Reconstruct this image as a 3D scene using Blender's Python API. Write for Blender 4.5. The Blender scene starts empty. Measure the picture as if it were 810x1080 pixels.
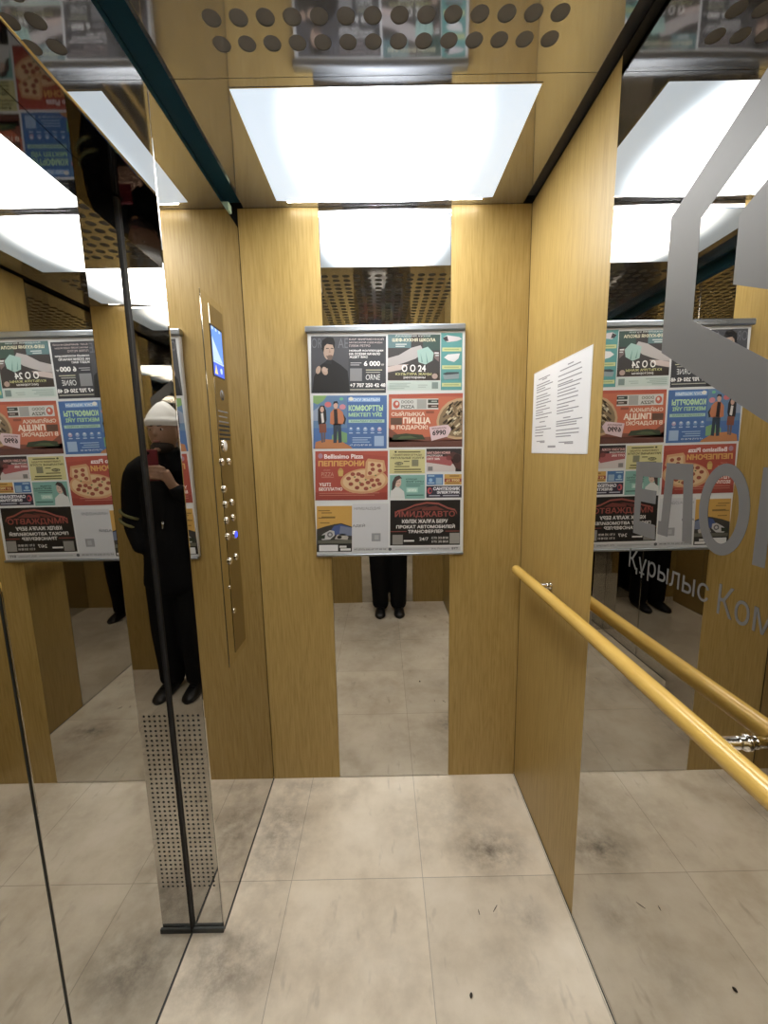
import bpy, bmesh, math, random
import numpy as np
from mathutils import Vector, Matrix
from mathutils.geometry import delaunay_2d_cdt
random.seed(7)
S = bpy.context.scene
COL = S.collection
PI = math.pi

# ------------------------------------------------------------------ room numbers (metres)
XL, XR = -0.504, 0.5555          # door-side wall plane / handrail wall plane
YB, YF = 1.61, -0.4845           # wall with the poster / wall behind the photographer
H = 2.29                         # ceiling sheet
ML, MR = -0.212, 0.265           # mirror strip of the end walls
XD = -0.597                      # door leaf plane
YJ, YJ2 = 1.036, 0.184           # door opening
ZH = 2.010                       # door opening top
ZL = 2.228                       # top of the door-side wall
CAMZ = 1.4233

# ------------------------------------------------------------------ materials
def lin(c):
    return tuple((v/12.92 if v <= .04045 else ((v+.055)/1.055)**2.4) for v in c)

def mat(name, col, rough=.5, metal=0.0, emit=None, es=0.0, spec=None):
    m = bpy.data.materials.new(name); m.use_nodes = True
    b = m.node_tree.nodes['Principled BSDF']
    b.inputs['Base Color'].default_value = (*col, 1)
    b.inputs['Roughness'].default_value = rough
    b.inputs['Metallic'].default_value = metal
    if spec is not None: b.inputs['Specular IOR Level'].default_value = spec
    if emit:
        b.inputs['Emission Color'].default_value = (*emit, 1)
        b.inputs['Emission Strength'].default_value = es
    return m

_cc = {}
def hexm(h, rough=.42):
    k = (h, rough)
    if k not in _cc:
        c = lin([int(h[i:i+2], 16)/255 for i in (0, 2, 4)])
        g = .3*c[0]+.59*c[1]+.11*c[2]
        c = tuple((v*.80+g*.20)*.92+.008 for v in c)
        _cc[k] = mat('ink_'+h, c, rough)
    return _cc[k]

class NT:
    def __init__(s, m): s.t = m.node_tree; s.n = s.t.nodes; s.l = s.t.links
    def a(s, typ, **kw):
        n = s.n.new(typ)
        for k, v in kw.items():
            if k.startswith('i_'):
                key = k[2:]
                n.inputs[int(key) if key.isdigit() else key.replace('_', ' ')].default_value = v
            else: setattr(n, k, v)
        return n
    def c(s, o, i): s.l.new(o, i)
    def ramp(s, pts, fac):
        r = s.n.new('ShaderNodeValToRGB')
        e = r.color_ramp.elements
        while len(e) < len(pts): e.new(.5)
        for k, (p, col) in enumerate(pts):
            e[k].position = p; e[k].color = (*col, 1) if len(col) == 3 else col
        s.c(fac, r.inputs[0]); return r

def wood(name, dark, light, sc=(170, 170, 8.0), rough=.38):
    m = mat(name, light, rough); n = NT(m); b = n.n['Principled BSDF']
    g = n.a('ShaderNodeNewGeometry'); mp = n.a('ShaderNodeMapping')
    mp.inputs['Scale'].default_value = sc
    n.c(g.outputs['Position'], mp.inputs['Vector'])
    t = n.a('ShaderNodeTexNoise', i_Scale=1.0, i_Detail=5.0, i_Roughness=.65)
    n.c(mp.outputs[0], t.inputs['Vector'])
    mp2 = n.a('ShaderNodeMapping'); mp2.inputs['Scale'].default_value = (sc[0]*.085, sc[1]*.085, sc[2]*.22)
    n.c(g.outputs['Position'], mp2.inputs['Vector'])
    t2 = n.a('ShaderNodeTexNoise', i_Scale=1.0, i_Detail=2.0, i_Distortion=.6)
    n.c(mp2.outputs[0], t2.inputs['Vector'])
    mm = n.a('ShaderNodeMath', operation='MULTIPLY', i_1=9.0); n.c(t2.outputs[0], mm.inputs[0])
    fr = n.a('ShaderNodeMath', operation='PINGPONG', i_1=.5); n.c(mm.outputs[0], fr.inputs[0])
    mx = n.a('ShaderNodeMath', operation='MULTIPLY_ADD', i_1=.22); n.c(fr.outputs[0], mx.inputs[0]); 
    n.c(t.outputs[0], mx.inputs[2])
    r = n.ramp([(.30, dark), (.52, tuple((a+c)/2*1.02 for a, c in zip(dark, light))), (.78, light)], mx.outputs[0])
    n.c(r.outputs[0], b.inputs['Base Color'])
    bp = n.a('ShaderNodeBump', i_Strength=.08, i_Distance=.001); n.c(t.outputs[0], bp.inputs['Height'])
    n.c(bp.outputs[0], b.inputs['Normal'])
    return m

def mirror(name, col, rough, wave=0.0, ws=2.5):
    m = mat(name, col, rough, 1.0); n = NT(m); b = n.n['Principled BSDF']
    if wave:
        g = n.a('ShaderNodeNewGeometry')
        t = n.a('ShaderNodeTexNoise', i_Scale=ws, i_Detail=1.0); n.c(g.outputs['Position'], t.inputs['Vector'])
        bp = n.a('ShaderNodeBump', i_Strength=1.0, i_Distance=wave); n.c(t.outputs[0], bp.inputs['Height'])
        n.c(bp.outputs[0], b.inputs['Normal'])
    return m

WOOD = wood('oak_laminate', (.335, .222, .060), (.485, .340, .122))
RAILW = wood('varnished_beech', (.58, .35, .075), (.74, .50, .14), sc=(40, 5, 40), rough=.2)
STEEL = mirror('polished_steel', (.64, .62, .59), .012, .0006, 2.0)
DOORST = mirror('polished_door_steel', (.60, .595, .575), .008, .0005, 1.6)
CEILST = mirror('polished_ceiling_steel', (.49, .50, .54), .05, .0022, 2.2)
CEILST.node_tree.nodes['Principled BSDF'].inputs['Metallic'].default_value = .80
GLASS = mirror('mirror_glass', (.60, .58, .545), .0, .0003, 1.5)
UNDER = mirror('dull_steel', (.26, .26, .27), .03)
CHROME = mat('chrome', (.78, .78, .77), .08, 1.0)
ALU = mat('aluminium', (.36, .39, .43), .3, 1.0)
DARK = mat('dark_gap', (.012, .012, .013), .6)
TEAL = mat('teal_painted_steel', (.03, .105, .165), .3)
GAPG = mat('gap_grey', (.10, .10, .11), .5)
GREYP = mat('grey_fan_box', (.17, .17, .175), .7)
FROST = mat('frosted_etching', (.15, .15, .15), .5, .1)
RUBBER = mat('dark_rubber', (.03, .035, .035), .4)
GREENCL = mat('pale_green_plastic', (.45, .6, .45), .3)

def floor_mat():
    m = mat('vinyl_tiles', (.5, .45, .37), .42); n = NT(m); b = n.n['Principled BSDF']
    g = n.a('ShaderNodeNewGeometry'); sp = n.a('ShaderNodeSeparateXYZ'); n.c(g.outputs['Position'], sp.inputs[0])
    def joint(out, off, size):
        a = n.a('ShaderNodeMath', operation='SUBTRACT', i_1=off); n.c(out, a.inputs[0])
        w = n.a('ShaderNodeMath', operation='PINGPONG', i_1=size/2); n.c(a.outputs[0], w.inputs[0])
        l = n.a('ShaderNodeMath', operation='LESS_THAN', i_1=.0011); n.c(w.outputs[0], l.inputs[0]); return l.outputs[0]
    jx = joint(sp.outputs[0], .1095, .44); jy = joint(sp.outputs[1], 1.175, .44)
    j = n.a('ShaderNodeMath', operation='MAXIMUM'); n.c(jx, j.inputs[0]); n.c(jy, j.inputs[1])
    # each tile a little different
    fl = []
    for o, off in ((0, .1095), (1, 1.175)):
        a = n.a('ShaderNodeMath', operation='MULTIPLY_ADD', i_1=1/.44, i_2=-off/.44+20); n.c(sp.outputs[o], a.inputs[0])
        f = n.a('ShaderNodeMath', operation='FLOOR'); n.c(a.outputs[0], f.inputs[0]); fl.append(f.outputs[0])
    cb = n.a('ShaderNodeCombineXYZ'); n.c(fl[0], cb.inputs[0]); n.c(fl[1], cb.inputs[1])
    wn = n.a('ShaderNodeTexWhiteNoise'); n.c(cb.outputs[0], wn.inputs['Vector'])
    t = n.a('ShaderNodeTexNoise', i_Scale=5.0, i_Detail=8.0, i_Roughness=.62); n.c(g.outputs['Position'], t.inputs['Vector'])
    base = n.ramp([(.3, (.56, .475, .36)), (.52, (.72, .63, .50)), (.7, (.79, .705, .58))], t.outputs[0])
    tv = n.a('ShaderNodeMath', operation='MULTIPLY_ADD', i_1=.14, i_2=.92); n.c(wn.outputs[0], tv.inputs[0])
    m1 = n.a('ShaderNodeVectorMath', operation='SCALE'); n.c(base.outputs[0], m1.inputs[0]); n.c(tv.outputs[0], m1.inputs['Scale'])
    # dirt patches
    t3 = n.a('ShaderNodeTexNoise', i_Scale=16.0, i_Detail=6.0, i_Roughness=.7); n.c(g.outputs['Position'], t3.inputs['Vector'])
    tot = None
    for (x, y, rx, ry, s) in [(-.42, 1.36, .13, .28, .65), (-.47, .95, .18, .14, .7), (.36, 1.27, .15, .10, .8), (.42, 1.05, .07, .07, .45),
                              (.30, 1.42, .22, .16, .35), (-.36, 1.57, .16, .05, .5), (.10, 1.38, .14, .2, .2), (-.18, .98, .2, .14, .2),
                              (.02, .93, .15, .1, .18), (.34, .9, .1, .1, .3), (.05, .2, .4, .3, .35), (-.2, 1.5, .1, .08, .25)]:
        v = n.a('ShaderNodeVectorMath', operation='SUBTRACT'); n.c(g.outputs['Position'], v.inputs[0]); v.inputs[1].default_value = (x, y, 0)
        q = n.a('ShaderNodeVectorMath', operation='MULTIPLY'); n.c(v.outputs[0], q.inputs[0]); q.inputs[1].default_value = (1/rx, 1/ry, 1)
        le = n.a('ShaderNodeVectorMath', operation='LENGTH'); n.c(q.outputs[0], le.inputs[0])
        mr = n.a('ShaderNodeMapRange', i_1=0.1, i_2=1.25, i_3=s, i_4=0.0); n.c(le.outputs['Value'], mr.inputs[0])
        if tot is None: tot = mr.outputs[0]
        else:
            ad = n.a('ShaderNodeMath', operation='MAXIMUM'); n.c(tot, ad.inputs[0]); n.c(mr.outputs[0], ad.inputs[1]); tot = ad.outputs[0]
    nm = n.a('ShaderNodeMapRange', i_1=.36, i_2=.62, i_3=.25, i_4=1.15); n.c(t3.outputs[0], nm.inputs[0])
    dm = n.a('ShaderNodeMath', operation='MULTIPLY', use_clamp=True); n.c(tot, dm.inputs[0]); n.c(nm.outputs[0], dm.inputs[1])
    # scattered scuffs
    mp = n.a('ShaderNodeMapping'); mp.inputs['Scale'].default_value = (26, 9, 1); mp.inputs['Rotation'].default_value = (0, 0, .5)
    n.c(g.outputs['Position'], mp.inputs['Vector'])
    vo = n.a('ShaderNodeTexNoise', i_Scale=1.0, i_Detail=3.0); n.c(mp.outputs[0], vo.inputs['Vector'])
    sc = n.a('ShaderNodeMapRange', i_1=.62, i_2=.74, i_3=0.0, i_4=.32); n.c(vo.outputs[0], sc.inputs[0])
    mxx = n.a('ShaderNodeMath', operation='MAXIMUM'); n.c(dm.outputs[0], mxx.inputs[0]); n.c(sc.outputs[0], mxx.inputs[1])
    mix = n.a('ShaderNodeMix', data_type='RGBA'); n.c(mxx.outputs[0], mix.inputs['Factor']); n.c(m1.outputs[0], mix.inputs[6])
    mix.inputs[7].default_value = (.16, .13, .10, 1)
    mix2 = n.a('ShaderNodeMix', data_type='RGBA')
    jm = n.a('ShaderNodeMath', operation='MULTIPLY', i_1=.5); n.c(j.outputs[0], jm.inputs[0])
    n.c(jm.outputs[0], mix2.inputs['Factor']); n.c(mix.outputs[2], mix2.inputs[6]); mix2.inputs[7].default_value = (.12, .10, .08, 1)
    n.c(mix2.outputs[2], b.inputs['Base Color'])
    bp = n.a('ShaderNodeBump', i_Strength=.15, i_Distance=.002); n.c(t3.outputs[0], bp.inputs['Height']); n.c(bp.outputs[0], b.inputs['Normal'])
    return m
FLOORM = floor_mat()

def diffuser_mat():
    # opal sheet: LED clusters behind its middle, cooler and dimmer towards its rim
    m = bpy.data.materials.new('opal_diffuser'); m.use_nodes = True; n = NT(m); b = n.n['Principled BSDF']
    b.inputs['Base Color'].default_value = (.8, .82, .85, 1); b.inputs['Roughness'].default_value = .25
    tc = n.a('ShaderNodeTexCoord')
    mp = n.a('ShaderNodeVectorMath', operation='MULTIPLY'); mp.inputs[1].default_value = (2.75, 1.9, 0)
    n.c(tc.outputs['Object'], mp.inputs[0])
    le = n.a('ShaderNodeVectorMath', operation='LENGTH'); n.c(mp.outputs[0], le.inputs[0])
    r = n.a('ShaderNodeMapRange', i_1=.0, i_2=.92, i_3=1.0, i_4=0.0, interpolation_type='SMOOTHERSTEP'); n.c(le.outputs['Value'], r.inputs[0])
    st = n.a('ShaderNodeMath', operation='MULTIPLY_ADD', i_1=DIFF_HOT, i_2=DIFF_RIM); n.c(r.outputs[0], st.inputs[0])
    cr = n.ramp([(0.0, (.62, .80, 1.0)), (.12, (.95, .98, 1.0)), (1.0, (1.0, .985, .95))], r.outputs[0])
    n.c(cr.outputs[0], b.inputs['Emission Color']); n.c(st.outputs[0], b.inputs['Emission Strength'])
    return m
DIFF_HOT, DIFF_RIM = 26.0, .74
DIFF = diffuser_mat()
LEDM = mat('led_strip', (.9, .9, .9), .4, 0, (1, .97, .9), 26)

# ------------------------------------------------------------------ mesh builder
class MB:
    def __init__(s): s.v = []; s.f = []; s.m = []; s.sm = []; s.mats = []
    def mi(s, m):
        if m not in s.mats: s.mats.append(m)
        return s.mats.index(m)
    def add(s, vs, fs, m, smooth=False):
        b = len(s.v); k = s.mi(m); s.v += [tuple(v) for v in vs]
        for f in fs: s.f.append(tuple(i+b for i in f)); s.m.append(k); s.sm.append(smooth)
    def box(s, x0, x1, y0, y1, z0, z1, m, bev=0.0):
        if bev:
            bm = bmesh.new()
            bmesh.ops.create_cube(bm, size=1.0, matrix=Matrix.Translation(((x0+x1)/2, (y0+y1)/2, (z0+z1)/2)) @ Matrix.Diagonal((x1-x0, y1-y0, z1-z0, 1)))
            bmesh.ops.bevel(bm, geom=bm.edges[:], offset=bev, segments=2, profile=.5, affect='EDGES')
            s.bm(bm, m); return
        v = [(x, y, z) for z in (z0, z1) for y in (y0, y1) for x in (x0, x1)]
        s.add(v, [(0, 2, 3, 1), (4, 5, 7, 6), (0, 1, 5, 4), (2, 6, 7, 3), (0, 4, 6, 2), (1, 3, 7, 5)], m)
    def bm(s, bm, m, smooth=False):
        bm.verts.index_update()
        s.add([v.co[:] for v in bm.verts], [[v.index for v in f.verts] for f in bm.faces], m, smooth); bm.free()
    def tube(s, pts, r, m, seg=14, cap=True, smooth=True):
        # round bar through pts, r a number or one per point
        n = len(pts); rr = r if isinstance(r, (list, tuple)) else [r]*n
        P = [Vector(p) for p in pts]; rings = []
        up = Vector((0, 0, 1))
        t0 = (P[1]-P[0]).normalized()
        if abs(t0.dot(up)) > .9: up = Vector((1, 0, 0))
        u = t0.cross(up).normalized()
        vs = []
        for i in range(n):
            t = (P[min(i+1, n-1)]-P[max(i-1, 0)]).normalized()
            u = (u - t*u.dot(t)).normalized(); w = t.cross(u)
            for k in range(seg):
                a = 2*PI*k/seg; vs.append(P[i]+(u*math.cos(a)+w*math.sin(a))*rr[i])
        fs = [(i*seg+k, i*seg+(k+1) % seg, (i+1)*seg+(k+1) % seg, (i+1)*seg+k) for i in range(n-1) for k in range(seg)]
        if cap: fs += [tuple(range(seg-1, -1, -1)), tuple(range((n-1)*seg, n*seg))]
        s.add(vs, fs, m, smooth)
    def sphere(s, c, r, m, seg=16, rings=10, fn=None):
        vs = []; fs = []
        rr = r if isinstance(r, (list, tuple)) else (r, r, r)
        for i in range(rings+1):
            th = PI*i/rings
            for k in range(seg):
                ph = 2*PI*k/seg
                p = Vector((math.sin(th)*math.cos(ph), math.sin(th)*math.sin(ph), math.cos(th)))
                if fn: p = fn(p)
                vs.append((c[0]+p[0]*rr[0], c[1]+p[1]*rr[1], c[2]+p[2]*rr[2]))
        for i in range(rings):
            for k in range(seg): fs.append((i*seg+k, (i+1)*seg+k, (i+1)*seg+(k+1) % seg, i*seg+(k+1) % seg))
        s.add(vs, fs, m, True)
    def holes(s, o, u, v, wu, wv, gu, gv, nu, nv, su, sv, r, m, deep, seg=16, mh=None):
        # flat sheet from o spanning u*wu, v*wv with a grid of round holes (grid cells from gu,gv, pitch su,sv); hole walls go along -(u x v)
        o, u, v = Vector(o), Vector(u), Vector(v); nrm = u.cross(v)
        P = lambda a, b, d=0: tuple(o+u*a+v*b-nrm*d)
        x0, y0, x1, y1 = gu, gv, gu+nu*su, gv+nv*sv
        for a0, b0, a1, b1 in ((0, 0, wu, y0), (0, y1, wu, wv), (0, y0, x0, y1), (x1, y0, wu, y1)):
            if a1-a0 > 1e-6 and b1-b0 > 1e-6: s.add([P(a0, b0), P(a1, b0), P(a1, b1), P(a0, b1)], [(0, 1, 2, 3)], m)
        for i in range(nu):
            for j in range(nv):
                cx, cy = x0+(i+.5)*su, y0+(j+.5)*sv; vs = []
                for k in range(seg):
                    a = 2*PI*k/seg; c, q = math.cos(a), math.sin(a); e = 1/max(abs(c), abs(q))
                    vs.append(P(cx+c*e*su/2, cy+q*e*sv/2))
                for d in (0, deep):
                    for k in range(seg):
                        a = 2*PI*k/seg; vs.append(P(cx+math.cos(a)*r, cy+math.sin(a)*r, d))
                fs = []
                for k in range(seg):
                    k2 = (k+1) % seg
                    fs.append((k, k2, seg+k2, seg+k)); 
                s.add(vs, fs, m)
                s.add(vs[seg:], [(k, (k+1) % seg, seg+(k+1) % seg, seg+k) for k in range(seg)], mh or m)
    def text(s, string, P, m, bold=0.0, shear=0.0):
        # lettering; P maps (0..1, 0..1) of the text's own box to space
        vs, fs = text_geo(string, bold, shear)
        s.add([P(a, b) for a, b in vs], fs, m)
    def obj(s, name, parent=None, label=None, cat=None, group=None, kind=None, origin=None):
        me = bpy.data.meshes.new(name)
        vs = s.v
        if origin is not None: vs = [(a-origin[0], b-origin[1], c-origin[2]) for a, b, c in vs]
        me.from_pydata(vs, [], s.f)
        for m in s.mats: me.materials.append(m)
        me.polygons.foreach_set('material_index', s.m); me.polygons.foreach_set('use_smooth', s.sm); me.update()
        return link(name, me, parent, label, cat, group, kind, origin)

def link(name, me, parent=None, label=None, cat=None, group=None, kind=None, origin=None):
    o = bpy.data.objects.new(name, me); COL.objects.link(o)
    if origin is not None: o.location = origin
    if parent is not None:
        o.parent = parent
        o.location = Vector(o.location) - world_loc(parent)
    for k, v in (('label', label), ('category', cat), ('group', group), ('kind', kind)):
        if v: o[k] = v
    return o
def world_loc(o):
    l = Vector(o.location)
    while o.parent: o = o.parent; l += Vector(o.location)
    return l
def empty(name, loc, label, cat, group=None):
    o = bpy.data.objects.new(name, None); COL.objects.link(o); o.location = loc; o.empty_display_size = .05
    o['label'] = label; o['category'] = cat
    if group: o['group'] = group
    return o

_tg = {}
def text_geo(string, bold=0.0, shear=0.0):
    """outline of the lettering, thickened by bold, filled where the winding number is not zero (the font's strokes overlap)"""
    k = (string, bold, shear)
    if k in _tg: return _tg[k]
    cu = bpy.data.curves.new('t', 'FONT'); cu.body = string; cu.size = 1; cu.resolution_u = 3; cu.shear = shear; cu.fill_mode = 'NONE'
    ob = bpy.data.objects.new('t', cu); COL.objects.link(ob)
    dg = bpy.context.evaluated_depsgraph_get(); dg.update()
    me = bpy.data.meshes.new_from_object(ob.evaluated_get(dg))
    co = [(v.co.x, v.co.y) for v in me.vertices]
    nxt = {}
    for e in me.edges: nxt.setdefault(e.vertices[0], []).append(e.vertices[1]); nxt.setdefault(e.vertices[1], []).append(e.vertices[0])
    bpy.data.objects.remove(ob); bpy.data.curves.remove(cu); bpy.data.meshes.remove(me)
    seen = set(); loops = []
    for v0 in sorted(nxt):
        if v0 in seen: continue
        lp = [v0]; seen.add(v0); cur = v0
        # go round in the order the vertices were made, which keeps the contour's own direction
        first = min((n for n in nxt[v0] if n not in seen), default=None)
        while first is not None:
            lp.append(first); seen.add(first); cur = first
            first = min((n for n in nxt[cur] if n not in seen), default=None)
        q = []
        for i in lp:
            if not q or math.hypot(co[i][0]-q[-1][0], co[i][1]-q[-1][1]) > 1e-4: q.append(co[i])
        if len(q) > 2 and math.hypot(q[0][0]-q[-1][0], q[0][1]-q[-1][1]) < 1e-4: q.pop()
        if len(q) > 2: loops.append(q)
    ar = lambda q: sum(q[i][0]*q[(i+1) % len(q)][1]-q[(i+1) % len(q)][0]*q[i][1] for i in range(len(q)))/2
    def sign(q):   # direction of the outer contour of the glyph this loop belongs to
        cx = sum(p[0] for p in q)/len(q)
        own = [l for l in loops if min(p[0] for p in l)-1e-3 <= cx <= max(p[0] for p in l)+1e-3]
        return 1 if ar(max(own, key=lambda l: abs(ar(l)))) > 0 else -1
    if bold:
        new = []
        for q in loops:
            n = len(q); r = []; sg = sign(q)
            for i in range(n):
                a, b, c = Vector(q[i-1]), Vector(q[i]), Vector(q[(i+1) % n])
                d1, d2 = (b-a).normalized(), (c-b).normalized()
                n1, n2 = Vector((d1.y, -d1.x))*sg, Vector((d2.y, -d2.x))*sg
                m = n1+n2; l = m.length
                m = m/l*min(1/max(l/2, .4), 2) if l > 1e-5 else n1
                r.append(tuple(b+m*bold))
            new.append(r)
        loops = new
    vs = []; ed = []
    for q in loops:
        b = len(vs); vs += [Vector(p) for p in q]; ed += [(b+i, b+(i+1) % len(q)) for i in range(len(q))]
    r = delaunay_2d_cdt(vs, ed, [], 0, 1e-5)
    V, T = np.array([tuple(v) for v in r[0]]), [tuple(f) for f in r[2]]
    cen = np.array([V[list(t)].mean(0) for t in T]); wn = np.zeros(len(T))
    A = np.array([tuple(vs[a]) for a, b in ed]); B = np.array([tuple(vs[b]) for a, b in ed])
    for (x0, y0), (x1, y1) in zip(A, B):
        if y0 == y1: continue
        side = (x1-x0)*(cen[:, 1]-y0)-(cen[:, 0]-x0)*(y1-y0)
        up = (y0 <= cen[:, 1]) & (cen[:, 1] < y1) & (side > 0); dn = (y1 <= cen[:, 1]) & (cen[:, 1] < y0) & (side < 0)
        wn += up; wn -= dn
    T = [t for t, w_ in zip(T, wn) if abs(w_) > .5]
    used = sorted({i for t in T for i in t}); mp = {u: i for i, u in enumerate(used)}
    P = V[used]; lo, hi = P.min(0), P.max(0)
    out = [((p[0]-lo[0])/((hi[0]-lo[0]) or 1), (p[1]-lo[1])/((hi[1]-lo[1]) or 1)) for p in P]
    _tg[k] = (out, [tuple(mp[i] for i in t) for t in T])
    return _tg[k]

# ================================================================== THE CABIN SHELL
b = MB(); b.box(-.68, .60, -.52, 1.65, -.04, 0, FLOORM); b.obj('floor', kind='structure')

b = MB()   # end wall with the poster: two laminate panels on a backing sheet
b.box(XL+.001, ML-.001, YB, YB+.012, 0, 2.2893, WOOD, .0012); b.box(MR+.001, XR-.001, YB, YB+.012, 0, 2.2893, WOOD, .0012)
b.box(-.66, .60, YB+.012, YB+.04, 0, 2.38, DARK)
b.obj('wall_back', kind='structure')
b = MB()
b.box(XL+.001, ML-.001, YF-.012, YF, 0, 2.2893, WOOD, .0012); b.box(MR+.001, XR-.001, YF-.012, YF, 0, 2.2893, WOOD, .0012)
b.box(-.66, .60, YF-.04, YF-.012, 0, 2.38, DARK)
b.obj('wall_front', kind='structure')
YW, YW2 = 1.0525, .0735
CXR = .515
b = MB()
b.box(XR, XR+.012, YW+.001, YB, 0, 2.2893, WOOD, .0012); b.box(XR, XR+.012, YF, YW2-.001, 0, 2.2893, WOOD, .0012)
b.box(XR+.012, XR+.04, YF-.04, YB+.04, 0, 2.38, DARK); b.box(CXR, XR+.012, YF, YB, 2.315, 2.36, GAPG)
b.obj('wall_right', kind='structure')

b = MB()   # door-side wall: two returns, the header over the opening, perforated jamb linings
b.box(-.66, XL, YJ, YB, 0, ZL, STEEL, .0025)
b.box(-.66, XL, YF, YJ2, 0, ZL, STEEL, .0025)
b.box(-.66, XL+.0004, YJ2+.0015, YJ-.0015, ZH, ZL, STEEL, .0025)
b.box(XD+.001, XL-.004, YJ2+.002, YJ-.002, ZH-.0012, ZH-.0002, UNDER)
b.box(-.70, -.66, YF-.04, YB+.04, 0, 2.38, DARK)
for yj, sgn in ((YJ, -1), (YJ2, 1)):
    y1 = yj+sgn*.0012
    b.box(XD+.004, XL-.004, min(yj+sgn*.0001, yj+sgn*.0003), max(yj+sgn*.0001, yj+sgn*.0003), .12, .75, DARK)
    if sgn < 0: b.holes((XD+.002, y1, .0), (1, 0, 0), (0, 0, 1), .088, ZH-.001, .0085, .150, 5, 38, .0143, .0149, .0036, STEEL, .0008, 8, DARK)
    else: b.holes((XL-.003, y1, .0), (-1, 0, 0), (0, 0, 1), .088, ZH-.001, .0085, .150, 5, 38, .0143, .0149, .0036, STEEL, .0008, 8, DARK)
b.obj('wall_left', kind='structure')

b = MB(); b.box(XD-.035, XD, .6135, YJ-.0045, .006, 2.06, DOORST, .0015); b.obj('door_1', kind='structure')
b = MB(); b.box(XD-.035, XD, YJ2+.0045, .6075, .006, 2.06, DOORST, .0015); b.obj('door_2', kind='structure')
b = MB()   # black seals: along the jamb and the leaf gap
b.box(XD-.008, XD+.0045, YJ-.0085, YJ-.0014, .004, 2.006, DARK); b.box(XD-.02, XD-.004, .6075, .6135, .004, 2.06, RUBBER)
b.obj('trim_1', kind='structure')
b = MB(); b.box(XD+.001, XL+.002, YJ-.010, YJ-.0015, 0, .016, RUBBER, .002); b.obj('trim_2', kind='structure')
b = MB(); b.box(-.63, -.548, YF-.011, YB+.011, 2.20, 2.36, TEAL, .004); b.box(-.548, -.470, YF-.011, YB+.011, 2.312, 2.36, TEAL, .004); b.box(-.548, -.540, YF, YB, 2.262, 2.268, TEAL); b.obj('trim_3', kind='structure')
b = MB()   # dark joint lines at the foot of the walls
b.box(XL-.0005, XL+.0022, YJ, YB, 0, .003, RUBBER); b.box(XR-.0022, XR+.0005, YF, YB, 0, .003, RUBBER)
b.box(XD-.002, XD+.002, YJ2, YJ, 0, .005, RUBBER)
b.obj('trim_4', kind='structure')

# ceiling: polished sheet with the round-hole field, grey box above it
CX0, CX1, CY0, CY1 = -.479, .522, YF+.0006, YB-.0006
b = MB()
# sheet seen from below: u x v must point down
b.holes((CX0, 1.096, H), (1, 0, 0), (0, -1, 0), CX1-CX0, 1.096-.030, .1251, .0527, 14, 18, .0541, .0534,   .0188, CEILST, .0015, 16, GREYP)
yA = 1.0975
b.add([(CX0, yA, H), (CX1, yA, H), (CX1, CY1, H), (CX0, CY1, H)], [(3, 2, 1, 0)], CEILST)
b.add([(CX0, CY0, H), (CX1, CY0, H), (CX1, .0285, H), (CX0, .0285, H)], [(3, 2, 1, 0)], CEILST)
b.box(CX0, CX1, CY0, CY1, H+.0016, H+.005, GREYP)
b.add([(CX0, CY0, H), (CX0, CY1, H), (CX0, CY1, H+.006), (CX0, CY0, H+.006)], [(0, 1, 2, 3)], CEILST)
b.add([(CX1, CY0, H), (CX1, CY1, H), (CX1, CY1, H+.006), (CX1, CY0, H+.006)], [(3, 2, 1, 0)], CEILST)
b.add([(CX0, CY1, H), (CX1, CY1, H), (CX1, CY1, H+.006), (CX0, CY1, H+.006)], [(0, 1, 2, 3)], CEILST)
b.box(-.70, .60, YF-.04, YB+.04, 2.38, 2.42, DARK)
b.obj('ceiling', kind='structure')
b = MB(); b.box(-.538, -.500, 1.515, 1.545, 2.235, 2.262, GREENCL, .004)
b.box(-.534, -.515, 1.52, 1.54, 2.228, 2.237, GREENCL, .002)
b.obj('clip', label='small pale green plastic clip in the teal gap above the door-side wall', cat='clip')

# ------------------------------------------------------------------ ceiling lights
def make_light(label, cx, cy, flip):
    t = empty('ceiling_light', (cx, cy, H), label, 'ceiling light', 'lit ceiling panels')
    sx, sy, n = .376, .222, 24
    sg = -1 if flip else 1
    b = MB(); vs = []; fs = []
    for j in range(n//2+1):
        for i in range(n+1):
            u = i/n*2-1; w = j/(n//2)*2-1
            sag = .0012+.0105*max(0, w)**2*(1-u*u)          # the sheet sags along the edge next to the end wall
            vs.append((u*sx*(1), w*sg*sy, -sag))
    for j in range(n//2):
        for i in range(n):
            a = j*(n+1)+i; fs.append((a, a+1, a+n+2, a+n+1) if flip else (a, a+n+1, a+n+2, a+1))
    b.add([(x, y, z) for x, y, z in vs], fs, DIFF, True)
    o = b.obj('diffuser'); o.parent = t
    b = MB(); e = .002
    for x0, x1, y0, y1 in ((-sx-e, sx+e, -sy-e, -sy), (-sx-e, -sx, -sy, sy), (sx, sx+e, -sy, sy)):
        if flip: y0, y1 = -y1, -y0
        b.box(x0, x1, y0, y1, -.0015, -.0002, CHROME)
    o = b.obj('frame'); o.parent = t
    b = MB()
    y0, y1 = sorted((sg*(sy+.004), sg*(sy+.0075)))
    b.box(-.34, .34, y0, y1, -.004, -.001, LEDM)
    o = b.obj('led_strip'); o.parent = t
    return t
make_light('lit white ceiling panel in front of the poster wall', .0255, 1.345, False)
make_light('second lit ceiling panel over the person, seen only in the mirrors', .0255, -.2195, True)

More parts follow.
